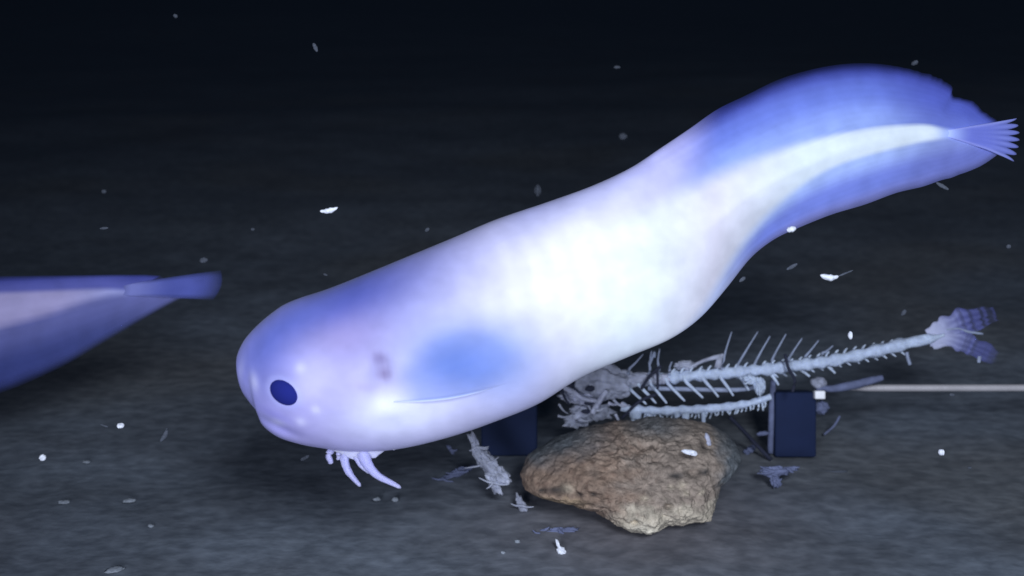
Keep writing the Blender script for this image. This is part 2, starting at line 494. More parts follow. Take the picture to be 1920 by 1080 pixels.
def big_colour(px, py, c):
    col = mixc(LAV, (0.53, 0.51, 0.82), sm(560, 860, px))
    col = mixc(col, WHITE, min(1, 1.15 * gauss(px, py, 1165, 505, 290, 170, -24)))
    # darker blue back of the head, fading along the nape
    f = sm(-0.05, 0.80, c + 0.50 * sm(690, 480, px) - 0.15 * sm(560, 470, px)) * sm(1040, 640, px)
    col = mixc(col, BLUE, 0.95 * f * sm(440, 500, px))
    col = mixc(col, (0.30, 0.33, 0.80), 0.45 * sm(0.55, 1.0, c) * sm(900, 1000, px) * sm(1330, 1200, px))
    # snout
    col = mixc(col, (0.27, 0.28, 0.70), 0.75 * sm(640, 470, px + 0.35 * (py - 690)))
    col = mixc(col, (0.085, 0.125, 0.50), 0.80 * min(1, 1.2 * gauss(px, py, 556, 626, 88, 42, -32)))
    # flank patch seen through the skin
    col = mixc(col, (0.19, 0.26, 0.56), 0.85 * min(1, 1.3 * gauss(px, py, 885, 658, 118, 66, 3)))
    col = mixc(col, (0.12, 0.19, 0.58), 0.60 * gauss(px, py, 862, 672, 50, 34))
    col = mixc(col, (0.24, 0.36, 0.86), 0.35 * gauss(px, py, 950, 690, 60, 70))
    # mauve gill cover, darker scars at its hind edge
    col = mixc(col, (0.33, 0.28, 0.54), 0.75 * gauss(px, py, 655, 635, 95, 42, -15))
    col = mixc(col, (0.17, 0.13, 0.30), 0.70 * gauss(px, py, 728, 664, 17, 12, 25))
    col = mixc(col, (0.17, 0.12, 0.28), 0.80 * gauss(px, py, 736, 692, 13, 15))
    col = mixc(col, (0.30, 0.24, 0.46), 0.45 * gauss(px, py, 706, 715, 28, 9, 10))
    # pale throat and cheek
    col = mixc(col, (0.72, 0.74, 0.95), 0.85 * gauss(px, py, 760, 770, 110, 42, -6))
    col = mixc(col, (0.86, 0.88, 0.98), 0.80 * gauss(px, py, 738, 752, 34, 26))
    col = mixc(col, (0.56, 0.54, 0.88), 0.6 * gauss(px, py, 610, 700, 60, 60))
    ro = math.hypot(((px - 554) * .839 + (py - 726) * .545) / 28, (-(px - 554) * .545 + (py - 726) * .839) / 20.5)
    col = mixc(col, (0.42, 0.44, 0.86), 0.55 * math.exp(-((ro - 1.1) / 0.28) ** 2))
    # pores of the head, pale lip
    for (x, y, rx, ry, a, k) in ((494, 710, 9, 17, -12, .75), (585, 682, 10, 9, 0, .8), (611, 757, 8, 8, 0, .95), (535, 784, 14, 8, 8, .6),
                                 (581, 780, 10, 8, 0, .85), (462, 690, 8, 20, 10, .3)):
        col = mixc(col, (0.80, 0.80, 0.99), 0.5 * k * gauss(px, py, x, y, rx, ry, a))
    col = mixc(col, (0.22, 0.20, 0.56), 0.55 * gauss(px, py, 530, 768, 40, 9, 22))
    col = mixc(col, (0.22, 0.20, 0.56), 0.45 * gauss(px, py, 548, 796, 34, 7, 16))
    col = mixc(col, tail_colour(px, py), sm(1090, 1300, px + 0.3 * (py - 400)))
    # faint muscle segments
    s_ = math.sin((px * 0.94 - py * 0.34 + 14 * math.sin(py / 45)) / 7.0)
    k = gauss(px, py, 1020, 520, 130, 110)
    mo = 1 + 0.07 * noise.noise(Vector((px / 55, py / 38, 2))) + 0.04 * noise.noise(Vector((px / 18, py / 14, 5)))
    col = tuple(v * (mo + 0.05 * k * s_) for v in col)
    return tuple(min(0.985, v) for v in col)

def big_sculpt(px, py):
    z = 0.0
    z += 0.0022 * gauss(px, py, 553, 725, 40, 34, 30)            # orbit bulge
    z -= 0.0014 * gauss(px, py, 528, 790, 46, 10, 22)             # mouth cleft
    z += 0.0009 * gauss(px, py, 530, 812, 50, 12, 22)            # lower jaw
    z += 0.0004 * gauss(px, py, 494, 712, 12, 20, -12)
    z -= 0.0018 * gauss(px, py, 730, 690, 16, 40, 10)            # gill slit
    z += 0.0020 * gauss(px, py, 690, 730, 40, 60, 10)
    z += 0.0016 * gauss(px, py, 745, 755, 26, 20)
    return z

def bigD(px): return 0.395 + 0.055 * ((px - 445) / 1465) - 0.012 * math.sin(math.pi * max(0, min(1, (px - 445) / 1465)))
big_pairs = [((446, 684), (447, 700)), ((447, 664), (457, 734)), ((458, 640), (473, 757)), ((472, 622), (487, 774)), ((488, 606), (497, 797)),
             ((508, 589), (525, 818)), ((534, 571), (560, 830)), ((565, 558), (600, 838)), ((620, 540), (670, 846)), ((700, 508), (752, 840)),
             ((775, 477), (845, 818)), ((850, 446), (930, 789)), ((930, 412), (1010, 756)), ((1030, 378), (1090, 707)),
             ((1112, 348), (1146, 508), (1180, 667)), ((1182, 315), (1222, 478), (1255, 634)), ((1240, 277), (1275, 445), (1312, 594)),
             ((1292, 242), (1325, 420), (1362, 540)), ((1345, 205), (1368, 388), (1408, 484)), ((1400, 178), (1415, 356), (1452, 449)),
             ((1460, 149), (1465, 330), (1500, 426)), ((1520, 131), (1520, 306), (1560, 402)), ((1580, 121), (1575, 280), (1620, 384)),
             ((1640, 120), (1625, 266), (1680, 362)), ((1700, 128), (1670, 258), (1730, 350)), ((1745, 141), (1705, 252), (1765, 338)),
             ((1772, 151), (1728, 251), (1785, 333)), ((1787, 162), (1742, 250), (1800, 327)), ((1787, 173), (1752, 250), (1812, 323)),
             ((1792, 181), (1760, 250), (1825, 318)), ((1812, 184), (1767, 251), (1838, 312)), ((1830, 194), (1772, 251), (1850, 305)),
             ((1848, 210), (1776, 251), (1860, 298)), ((1868, 226), (1779, 251), (1868, 292)), ((1888, 238), (1781, 251), (1876, 285))]
big_wid = [0.9, 0.84, 0.79, 0.785, 0.74, 0.755, 0.77, 0.795, 0.80, 0.78, 0.76, 0.74, 0.70, 0.66, 0.60, 0.52, 0.44, 0.38] + [0.3] * 17
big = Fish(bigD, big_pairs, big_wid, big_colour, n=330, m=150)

fish = empty("snailfish", at(1000, 760, 0.42), "large pale blue and white gelatinous snailfish swimming head down over the brown rock", "fish", "snailfish swimming to the left")
def big_part(px, py, c):
    if c > 0 and px > 1170:
        t, et = lin(BAND_T, px), lin(EDGE_T, px)
        if (t - py) / max(20.0, t - et) > lin([(1170, .95), (1350, .30), (1500, .06)], px): return 'dorsal_fin'
    if c < 0 and px > 1255:
        b, eb = lin(BAND_B, px), lin(EDGE_B, px)
        if (py - b) / max(14.0, eb - b) > lin([(1255, .95), (1400, .35), (1500, .08)], px): return 'anal_fin'
    return 'body'
def big_alpha(px, py, c):
    if c > 0: return 1 - 0.85 * sm(0.80, 1.0, c) * sm(1200, 1380, px) - 0.10 * sm(0.5, 0.9, c) * sm(1300, 1500, px)
    return 1 - 0.6 * sm(0.84, 1.0, -c) * sm(1300, 1440, px) - 0.08 * sm(0.5, 0.9, -c) * sm(1350, 1500, px)
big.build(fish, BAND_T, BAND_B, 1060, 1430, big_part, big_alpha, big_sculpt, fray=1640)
def col_tail(u, v, sp):
    c = mixc((0.45, 0.55, 0.96), (0.15, 0.18, 0.60), sm(0.0, 0.4, v))
    rim = max(sm(0.14, 0.0, u), sm(0.86, 1.0, u))
    c = mixc(c, (0.30, 0.33, 0.78), 0.7 * rim)
    c = mixc(c, (0.26, 0.30, 0.74), 0.5 * sp * sm(0.5, 0.9, v))
    a = 1 - 0.45 * sm(0.65, 0.9, v) * (1 - sp) - 0.25 * sm(.8, 1, v)
    return (*c, a)
big.tail((1762, 251), (1905, 222), (1900, 303), col_tail, nray=7, gap=0.15, neck=9).build("tail_fin", M['fin'], fish)

# pectoral fin: blue translucent fan laid against the flank, pale lower ray
def flank(px, py, extra):
    g0 = None; q = big.st[0]
    for i, t in enumerate(big.st):
        hy = (t[1] - t[3]) or -1e-6
        g = (t[0] + t[2]) / 2 + (py - (t[1] + t[3]) / 2) * (t[0] - t[2]) / hy - px
        if g0 is not None and g0 <= 0 < g:
            f = -g0 / (g - g0); q = tuple(u + (v - u) * f for u, v in zip(big.st[i - 1], t)); break
        g0 = g
    cy = (q[1] + q[3]) / 2; hy = abs(q[1] - q[3]) / 2
    cc = max(-0.98, min(0.98, (py - cy) / hy))
    h = math.hypot((q[0] - q[2]) / 2, (q[1] - q[3]) / 2) * bigD(px) / FPX
    return big.P(px, py, (1 - sm(1060, 1430, px)) * q[4] * h * math.sqrt(1 - cc * cc) ** 0.92 + big_sculpt(px, py) + extra)
def pectoral():
    mb = MB(); rows = []; cols = []; n = 60; m = 26
    tips = [(948, 711), (978, 692), (985, 660), (968, 628), (930, 606), (880, 598), (830, 606), (790, 620)]
    T = catmull([(float(a), float(b)) for a, b in tips], n)
    for i in range(n + 1):
        u = i / n; row = []; cr = []
        for j in range(m + 1):
            v = j / m
            bx, by = 752 - 4 * u, 741 - 46 * u
            px = bx + (T[i][0] - bx) * v; py = by + (T[i][1] - by) * v + 9 * math.sin(math.pi * v) * (1 - u) ** 2
            row.append(flank(px, py, 0.0005 + 0.0026 * math.sin(math.pi * min(1, v * 0.9)) * (1 - 0.7 * u) - 0.0012 * sm(0.8, 1, v) ))
            ray = 0.5 + 0.5 * math.cos(u * n * 0.9)
            edge = sm(0.07, 0.0, u)
            c = mixc((0.20, 0.34, 0.85), (0.70, 0.76, 0.97), 0.9 * edge)
            c = mixc(c, (0.30, 0.44, 0.88), 0.15 * ray)
            a = 0.34 * sm(1.0, 0.45, u) * (1 - sm(0.55, 0.98, v)) * sm(0.0, 0.25, v) + 0.55 * edge * (1 - 0.8 * sm(0.7, 1, v))
            cr.append((*c, min(1, a)))
        rows.append(row); cols.append(cr)
    mb.grid(rows, cols)
    return mb
pectoral().build("pectoral_fin", M['fin'], fish)

# filaments under the throat
def fil(pts, r0, r1, name="throat_filament"):
    S = catmull([(float(a), float(b), float(c)) for a, b, c in pts], 26)
    P = [at(a, b, bigD(700) - c) for a, b, c in S]
    n = len(P)
    rad = [r0 + (r1 - r0) * (i / (n - 1)) ** 0.8 for i in range(n)]
    rad = [q * (1 + 0.16 * noise.noise(Vector((i * .45, pts[0][0], 0)))) for i, q in enumerate(rad)]
    rad[-1] *= 0.4
    P = [p + RT * 0.0006 * noise.noise(Vector((i * .2, pts[0][0], 3))) * i / n for i, p in enumerate(P)]
    mb = MB(); mb.tube(P, rad, 14, col=(0.40, 0.40, 0.72, 1), rough=.25, seed=pts[0][0])
    return mb.build(name, M['skin'], fish)
fil([(650, 815, .000), (630, 835, .002), (617, 851, .003), (621, 870, .003)], 0.0020, 0.0008)
fil([(655, 825, .002), (636, 846, .004), (636, 862, .004)], 0.0016, 0.0006)
fil([(665, 812, .000), (648, 842, .003), (650, 878, .004), (676, 912, .006)], 0.0032, 0.0006)
fil([(700, 805, .001), (680, 840, .004), (702, 886, .006), (752, 915, .008)], 0.0040, 0.0005)
fil([(672, 825, .002), (664, 848, .004), (676, 872, .005), (692, 888, .006)], 0.0016, 0.0004)
# frayed hind lobe of the throat fin
mb = MB(); rows = []; cols = []
edge = catmull([(612., 838.), (640, 852), (665, 862), (690, 862), (706, 856), (716, 849), (728, 842), (742, 843), (752, 838), (775, 828), (800, 815)], 60)
for (x, y) in edge:
    row = []
    for v in range(7):
        t = v / 6
        yy = 800 + (y - 800) * t + (2.5 * noise.noise(Vector((x * .12, 0, 0))) if v == 6 else 0)
        row.append(at(x - 10 * (1 - t), yy, bigD(x) - 0.003 - 0.004 * math.sin(math.pi * (0.2 + 0.7 * t))))
    rows.append(row); cols.append([(0.56, 0.56, 0.84, 1)] * 7)
mb.grid(rows, cols)
mb.build("throat_fin", M['skin'], fish)

# eye
def draped(rows_rt, name, mat):
    mb = MB(); rows = []
    for (r, ex) in rows_rt:
        row = []
        for k in range(48):
            t = 2 * math.pi * k / 48; a = math.radians(33)
            u, v = 28 * r * math.cos(t), 20.5 * r * math.sin(t)
            row.append(flank(554 + u * math.cos(a) - v * math.sin(a), 726 + u * math.sin(a) + v * math.cos(a), ex))
        rows.append(row)
    ids = mb.grid(rows, close=True); mb.cap(ids[0]); mb.cap(ids[-1])
    return mb.build(name, mat, fish)
draped([(1.0, -0.002), (1.0, 0.0001)] + [(math.cos(q * math.pi / 20) , 0.0001 + 0.0012 * math.sin(q * math.pi / 20)) for q in range(1, 10)] + [(0.04, .0013)], "eye", M['eye'])


# ------------------------------------------------------------------ the second snailfish, only its tail inside the frame
SB_T = [(-600, 570), (-320, 552), (0, 547), (80, 544), (150, 541), (205, 539), (250, 543)]
SB_B = [(-600, 830), (-435, 785), (-320, 740), (-190, 690), (-92, 648), (5, 614), (84, 593), (153, 569), (207, 555), (250, 550)]
def small_colour(px, py, c):  # duller than the large fish's tints: weaker lamplight put into the colour
    t, b = lin(SB_T, px), lin(SB_B, px)
    white = mixc((0.40, 0.36, 0.62), (0.34, 0.36, 0.70), sm(100, 250, px))
    up = (t - py) / 30.0; dn = (py - b) / 110.0
    u1 = mixc((0.11, 0.12, 0.42), (0.04, 0.05, 0.27), sm(0.1, 1.0, up))
    d1 = mixc((0.13, 0.14, 0.38), (0.045, 0.06, 0.24), sm(0.0, 0.7, dn))
    col = mixc(white, u1, sm(t + 9, t - 4, py))
    col = mixc(col, d1, sm(b - 10, b + 9, py))
    return mixc(col, (0.40, 0.40, 0.72), sm(-350, -700, px))
def smD(px): return 0.53 - 0.00002 * (240 - px)
sp = [((-1045, 730), (-1042, 760)), ((-1030, 690), (-1022, 810)), ((-960, 650), (-940, 860)), ((-860, 610), (-840, 885)), ((-740, 580), (-720, 880)),
      ((-600, 555), (-580, 860)), ((-450, 540), (-442, 685), (-435, 825)), ((-320, 530), (-310, 648), (-305, 806)), ((-200, 522), (-195, 622), (-190, 790)),
      ((-100, 519), (-96, 600), (-85, 762)), ((0, 518), (2, 582), (20, 730)), ((80, 517), (82, 569), (118, 687)), ((150, 516), (150, 556), (190, 645)),
      ((205, 515), (200, 548), (262, 602)), ((240, 515), (225, 546), (312, 574)), ((272, 515), (236, 546), (335, 562)), ((300, 517), (246, 547), (350, 558))]
small = Fish(smD, sp, [0.9, 0.82, 0.82, 0.8, 0.78, 0.72, 0.64, 0.5, 0.45] + [0.4] * 8, small_colour, n=160, m=96)
fish2 = empty("snailfish", at(-400, 800, 0.46), "dim blue snailfish at the left edge, only its tapering tail in view", "fish", "snailfish swimming to the left")
def small_part(px, py, c):
    if px > -420:
        if c > 0 and py < lin(SB_T, px) - 3: return 'dorsal_fin'
        if c < 0 and py > lin(SB_B, px) + 4: return 'anal_fin'
    return 'body'
def small_alpha(px, py, c):
    if px < -300: return 1
    if c > 0: return 1 - 0.85 * sm(0.80, 1.0, c)
    return 1 - 0.8 * sm(0.82, 1.0, -c) - 0.15 * sm(0.4, .8, -c)
small.build(fish2, SB_T, SB_B, -500, -250, small_part, small_alpha, None, 0.002)
def col_t2(u, v, s_):  # tail tints darkened likewise for the weaker lamplight
    c = mixc((0.24, 0.26, 0.62), (0.07, 0.09, 0.38), sm(0.0, 0.55, v))
    return (*c, (0.95 - 0.8 * sm(0.72, 1.0, v)) * (1 - 0.75 * max(sm(.22, 0, u), sm(.78, 1, u)) * sm(.1, .4, v)) * sm(0, .12, v))
small.tail((222, 546), (414, 507), (400, 562), col_t2, nray=2, gap=0.0, n=60, neck=12, opening=(0.6, 0.75)).build("tail_fin", M['fin'], fish2)

# ------------------------------------------------------------------ brown rock
rock_outline = [(978, 914), (972, 888), (985, 858), (1020, 832), (1070, 812), (1130, 797), (1190, 788), (1250, 783), (1310, 790), (1355, 805), (1385, 835),
                (1390, 865), (1372, 890), (1352, 905), (1342, 935), (1330, 972), (1300, 978), (1250, 982), (1225, 996), (1200, 998), (1170, 990), (1140, 975),
                (1110, 955), (1065, 942), (1020, 932), (995, 924)]
def make_rock():
    cx, cy = 1195.0, 893.0
    g = ground_at(1200, 992)
    d0 = depth_of(g) + 0.006
    poly = []
    for (x, y) in rock_outline: poly.append((math.atan2(y - cy, x - cx), math.hypot(x - cx, y - cy)))
    poly.sort()
    def R(a):
        n = len(poly)
        for i in range(n):
            a0, r0 = poly[i]; a1, r1 = poly[(i + 1) % n]
            if i == n - 1: a1 += 2 * math.pi
            for q in (a, a + 2 * math.pi):
                if a0 <= q <= a1: 
                    f = (q - a0) / (a1 - a0 + 1e-9); return r0 + (r1 - r0) * f
        return poly[0][1]
    mb = MB(); rows = []; cols = []
    NB, NT = 170, 340
    for i in range(NB + 1):
        b = math.pi * (i + 0.05) / (NB + 0.1)
        row = []; cr = []
        for k in range(NT):
            a = -math.pi + 2 * math.pi * (k + .5) / NT
            r = R(a); s_ = math.sin(b) ** 0.75
            px, py = cx + math.cos(a) * r * s_, cy + math.sin(a) * r * s_
            off = math.cos(b) * 0.030
            lean = 0.016 * (893 - py) / 105            # the top leans away from the lens
            p = at(px, py, d0 + lean) - FW * off
            nrm = (p - at(cx, cy, d0)).normalized()
            n1 = fbm(p * 70, 5, 0.75); n2 = fbm(p * 260 + Vector((7, 1, 3)), 3, 0.6)
            edge = 1 - 0.55 * math.sin(b) ** 6
            p = p + nrm * (0.0020 * n1 + 0.0012 * n2 + 0.0005 * noise.noise(p * 430) - 0.0015) * edge
            # pits at the left end
            for (qx, qy, rr) in ((1040, 905, 14), (1078, 910, 11), (1102, 908, 8), (1290, 868, 12), (1015, 908, 7), (1240, 930, 9), (1180, 965, 8)):
                if b < math.pi / 2: p = p + FW * 0.004 * gauss(px, py, qx, qy, rr, rr * 0.7)
            row.append(p)
            nn = noise.noise(Vector((px / 30, py / 22, 0))); n3 = noise.noise(Vector((px / 11, py / 9, 4)))
            brown = (0.255, 0.180, 0.135); grey = (0.285, 0.24, 0.205); pale = (0.50, 0.44, 0.35); slime = (0.105, 0.125, 0.145)
            c = mixc(brown, grey, sm(1080, 1230, px + 70 * nn) * 0.75)
            c = mixc(c, (0.15, 0.095, 0.07), 0.6 * sm(0.05, 0.5, n3) * sm(1280, 1100, px))
            lo = py - (905 + 25 * sm(1180, 1100, px)) + 26 * nn + 14 * n3
            c = mixc(c, pale, 0.9 * sm(10, 50, lo) * sm(1110, 1180, px))
            c = mixc(c, (0.66, 0.61, 0.50), 0.8 * gauss(px, py, 1205, 985, 34, 18))
            c = mixc(c, (0.38, 0.28, 0.18), 0.7 * sm(915, 925, py + 8 * n3) * sm(1110, 1060, px))
            for (qx, qy, rr, kk) in ((1195, 915, 8, .8), (1052, 900, 12, .7), (1262, 890, 9, .6), (1270, 905, 7, .7), (1300, 905, 7, .7), (1242, 893, 6, .6)):
                c = mixc(c, (0.55, 0.47, 0.36), kk * gauss(px, py, qx, qy, rr, rr * .8))
            for (qx, qy, rx, ry) in ((1035, 905, 15, 8), (1078, 910, 9, 6), (1104, 909, 7, 5), (1012, 908, 9, 5), (1252, 872, 16, 6), (1310, 868, 10, 6)):
                c = mixc(c, (0.02, 0.022, 0.025), 0.85 * gauss(px, py, qx, qy, rx, ry))
            rim = max(sm(1325, 1362, px + 14 * nn), sm(78, 30, (px - 975) * 0.30 + (py - 815) + 14 * nn) * sm(1180, 1060, px), 0.8 * sm(815, 792, py + 6 * nn) * sm(1330, 1240, abs(px - 1220) + 1240))
            c = mixc(c, slime, 0.9 * rim)
            cr.append((*c, 1))
        rows.append(row); cols.append(cr)
    ids = mb.grid(rows, cols, close=True); mb.cap(ids[0]); mb.cap(ids[-1])
    o = mb.build("rock", M['rock'])
    return tag(o, "brown pitted rock with a pale crusted foot resting on the grey silt", "rock"), d0
rock, ROCKD = make_rock()

# ------------------------------------------------------------------ bait arm: rod, navy block, clip
BD = depth_of(ground_at(1485, 855))           # depth of the block's foot
arm = empty("bait_block", ground_at(1485, 855), "navy plastic block on the seabed carrying a bright horizontal steel rod to the right", "bait holder")
k = BD / FPX
c = at(1485, 792, BD)
mb = MB(); mb.box(c - UP * 1 * k, RT * 38 * k, FW * 0.008, UP * 60 * k)
mb.build("block", M['block'], arm, smooth=True, bevel=0.0010)
mb = MB(); mb.tube([at(1450, 712, BD - .002), at(1447, 760, BD - .004), at(1444, 850, BD - .006)], 5.5 * k, 12)
mb.build("side_rail", M['strap'], arm)
rodD = BD + 0.004
mb = MB()
pts = [at(1530 + i * 15, 727.5 - 0.4 * (i / 40), rodD + 0.002) for i in range(60)]
mb.tube(pts, [(3.0 + 3.6 * sm(1560, 1640, 1530 + i * 15)) * k for i in range(60)], 16)
mb.build("rod", M['steel'], arm)
mb = MB(); mb.box(at(1536, 740, BD - 0.010), RT * 9.5 * k, FW * 0.0022, UP * 7.5 * k)
mb.build("white_clip", M['cap'], arm, bevel=0.0006)
mb = MB(); mb.blob(at(1535, 717, BD - 0.006), (RT * 15 * k, FW * 0.004, UP * 11 * k), 18, 12, rough=.25, freq=1.5, seed=2)
mb.build("knob", M['tissue'], arm)
mb = MB(); mb.blob(at(1540, 764, BD - 0.004), (RT * 13 * k, FW * 0.004, UP * 12 * k), 18, 12, rough=.4, freq=2, seed=5)
mb.build("lower_knob", M['strap'], arm)
mb = MB()
S = catmull([(1530., 728.), (1565, 728), (1600, 722), (1630, 714), (1655, 708)], 24)
mb.tube([at(x, y, BD - 0.006) for x, y in S], [(3.5 + 4.5 * math.sin(math.pi * (0.15 + 0.7 * i / 24))) * k for i in range(25)], 10, rough=.2)
mb.build("strap_tail", M['strap'], arm)

# dark navy box filling the dark area behind the fish's belly
D2 = depth_of(ground_at(955, 850))
c = at(955, 792, D2); k2 = D2 / FPX
mb = MB(); mb.box(c, RT * 52 * k2, FW * 0.010, UP * 58 * k2)
tag(mb.build("block", M['block'], None, bevel=0.0015), "dark navy box shape half hidden between the large fish's belly and the rock", "block")

# ------------------------------------------------------------------ fish skeleton
SD = BD - 0.016
ks = SD / FPX
sk = empty("fish_skeleton", at(1300, 770, SD), "pale picked-clean fish skeleton with ribs tied against the navy block above the rock", "skeleton")
colpts = [(1165., 712.), (1190, 713), (1240, 709), (1300, 704), (1400, 696), (1500, 685), (1580, 672), (1650, 656), (1700, 644), (1745, 635), (1770, 628)]
NS = 300
S = catmull(colpts, NS)
rad = []
for i, (x, y) in enumerate(S):
    r = 10.5 if x < 1600 else 10.5 + (x - 1600) * 0.01
    r *= 1 + 0.16 * math.sin(x / 4.0 if x < 1560 else x / 6.5) * (1 if x < 1700 else .3)
    r *= 1 + 0.22 * noise.noise(Vector((x / 22, 3, 0)))
    rad.append(r * ks * (0.8 if x < 1200 else 1) * (1 - 0.75 * sm(1725, 1770, x)))
mb = MB(); mb.tube([at(x, y, SD + 0.003 * math.sin(x / 150)) for x, y in S], rad, 14, rough=0.25)
mb.build("backbone", M['bone'], sk)
def bone(pts, r0, r1, name, mat='bone2', d=SD, parent=sk, rough=.25):
    S = catmull([(float(a), float(b)) for a, b in pts], 12)
    mb = MB(); mb.tube([at(x, y, d) for x, y in S], [(r0 + (r1 - r0) * i / 12) * d / FPX for i in range(13)], 7, rough=rough, seed=pts[0][0])
    return mb.build(name, M[mat], parent)
for (x0, y0, x1, y1) in ((1352, 692, 1372, 622), (1380, 688, 1421, 622), (1412, 686, 1444, 630), (1446, 676, 1474, 626), (1477, 674, 1504, 634), (1508, 671, 1535, 638),
                         (1540, 664, 1562, 648), (1178, 694, 1206, 664), (1217, 694, 1222, 658), (1234, 694, 1237, 654), (1254, 696, 1260, 678), (1226, 662, 1218, 690)):
    mx_, my_ = (x0 + x1) / 2 - 2, (y0 + y1) / 2 + 3
    bone([(x0, y0 + 8), (x0 + 2, y0 - 2), (mx_, my_), (x1, y1)], 3.6, 1.2, "neural_spine")
for (x0, y0, x1, y1) in ((1180, 728, 1212, 758), (1200, 724, 1230, 756), (1222, 722, 1250, 756), (1253, 720, 1284, 752), (1287, 716, 1318, 746), (1320, 712, 1347, 744),
                         (1353, 710, 1375, 742), (1389, 708, 1404, 732), (1445, 700, 1460, 722), (1500, 690, 1518, 706), (1548, 682, 1566, 700)):
    bone([(x0 - 5, y0 - 12), (x0, y0), ((x0 + x1) / 2 + 2, (y0 + y1) / 2 + 2), (x1, y1)], 4.2, 2.0, "rib", 'bone')
bone([(1215, 728), (1300, 730), (1380, 731), (1420, 726)], 4.5, 4.5, "middle_strand", 'bone2', SD + 0.003)
# short bumps on top of the backbone
for i in range(26):
    x = 1262 + i * 17
    y = 703 - (x - 1300) * 0.085 if x < 1500 else 684 - (x - 1500) * 0.19
    bone([(x - 3, y - 4), (x, y - 11), (x + 4, y - 15)], 3.2, 1.2, "spine_stub", 'bone')
    if x > 1440: bone([(x - 3, y + 6), (x + 5, y + 13), (x + 10, y + 17)], 3.2, 1.2, "spine_stub", 'bone')
rnd0 = random.Random(8)
# lower row of bones
S = catmull([(1165., 762.), (1190, 768), (1250, 770), (1330, 766), (1400, 757), (1445, 744)], 120)
mb = MB(); mb.tube([at(x, y, SD - .002) for x, y in S], [(8 + 1.3 * math.sin(x / 4.5) - 2.0 * sm(1350, 1445, x)) * ks * (1 + .25 * noise.noise(Vector((x / 12, 0, 5)))) for x, y in S], 12, rough=.25)
mb.build("lower_bone_row", M['bone'], sk)
for (x, y, l, r) in ((1190, 776, 14, 13), (1216, 776, 14, 7), (1268, 776, 12, 7), (1284, 778, 14, 8), (1318, 776, 26, 5)):
    bone([(x, y - 6), (x + 1, y + l * .5), (x - 1, y + l)], r, r * .6, "hanging_stub", 'bone', SD - .002)
for i in range(34):
    x = 1192 + i * 7.4 + rnd0.uniform(-2, 2); y = 776 - max(0, x - 1330) * 0.16
    bone([(x, y - 6), (x + 1, y + 1), (x + rnd0.uniform(-3, 4), y + rnd0.uniform(4, 10))], 2.6, 1.2, "bone_tooth", 'bone', SD - .002)
# forked tail with blue translucent tissue
def tailobe(S0, wid, seed):
    mb = MB(); rows = []; cols = []; n, m = 60, 14
    Q = catmull(S0, n)
    for i, (x, y) in enumerate(Q):
        u = i / n
        tx, ty = (Q[min(i + 1, n)][0] - Q[max(i - 1, 0)][0]), (Q[min(i + 1, n)][1] - Q[max(i - 1, 0)][1])
        l = math.hypot(tx, ty); nx, ny = -ty / l, tx / l
        row = []; cr = []
        ww = wid(u)
        for side in (1, -1):
            for j in (range(m + 1) if side == 1 else range(m, -1, -1)):
                v = j / m * 2 - 1
                rg = 1 + 0.35 * noise.noise(Vector((u * 9 + seed, v * 1.5, seed)))
                th = 0.0016 * (1 - u) * (1 - v * v) + 0.0002
                ra = 7 * noise.noise(Vector((v * 4, seed, 9))) * u
                row.append(at(x + nx * ww * v * rg + ra, y + ny * ww * v * rg, SD) - FW * side * th)
                streak = 0.5 + 0.5 * math.sin(v * 11 + seed + u * 3)
                c = mixc((0.48, 0.50, 0.68), (0.10, 0.11, 0.36), sm(0.0, 0.75, u))
                c = mixc(c, (0.40, 0.44, 0.66), 0.45 * streak * (1 - u))
                cr.append((*c, (1 - sm(-0.15, 0.25, noise.noise(Vector((x / 9, y / 5, seed)))) * sm(.25, .8, u) * .8) * (1 - 0.75 * sm(0.55, 1.0, u)) * (1 - 0.35 * (1 - streak) * sm(.2, .6, u))))
        rows.append(row); cols.append(cr)
    ids = mb.grid(rows, cols, close=True); mb.cap(ids[0]); mb.cap(ids[-1])
    mb.build("tail_lobe", M['fin'], sk)
tailobe([(1742., 636.), (1768, 624), (1790, 612), (1825, 600), (1866, 590)], lambda u: 13 + 13 * math.sin(math.pi * min(1, u * 0.9 + .1)) , 1.0)
tailobe([(1742., 636.), (1772, 632), (1800, 640), (1835, 656), (1868, 672)], lambda u: 11 + 7 * math.sin(math.pi * min(1, u * 0.85 + .05)), 6.0)
bone([(1772, 618), (1795, 616), (1815, 622), (1843, 626)], 5, 2, "tail_ray", 'bone2')
bone([(1700, 660), (1702, 672), (1706, 684)], 3, 3.5, "scrap", 'bone2')
bone([(1836, 668), (1835, 680)], 4, 3, "scrap", 'bone2')
# skull: lumpy head bones with dark lumps as the shade of holes, jaw, gill plates, shreds
def lump(pts_axes, name, mat, parent, n=(40, 26)):
    mb = MB()
    for (x, y, rx, ry, rz, rg, fq, sd) in pts_axes:
        mb.blob(at(x, y, SD + 0.002), (RT * rx * ks, FW * rz * ks, UP * ry * ks), n[0], n[1], rough=rg, freq=fq, seed=sd)
    return mb.build(name, M[mat], parent)
lump([(1130, 716, 56, 32, 26, .35, 2.2, 1)], "skull", 'tissue', sk, (70, 44))
lump([(1195, 712, 40, 12, 14, .35, 2.5, 4)], "skull_back", 'tissue', sk)
lump([(1092, 742, 36, 15, 16, .5, 2.4, 9)], "cheek_bone", 'tissuew', sk, (50, 30))
lump([(1110, 770, 34, 16, 14, .6, 2.4, 12)], "gill_plate", 'tissue', sk, (50, 30))
lump([(1080, 790, 22, 11, 10, .6, 2.4, 15)], "gill_plate", 'tissue', sk)
lump([(1238, 710, 24, 10, 10, .3, 2.4, 19)], "neck_bone", 'tissuew', sk)
lump([(1285, 685, 20, 9, 8, .4, 2.4, 23)], "flesh_scrap", 'tissue', sk)
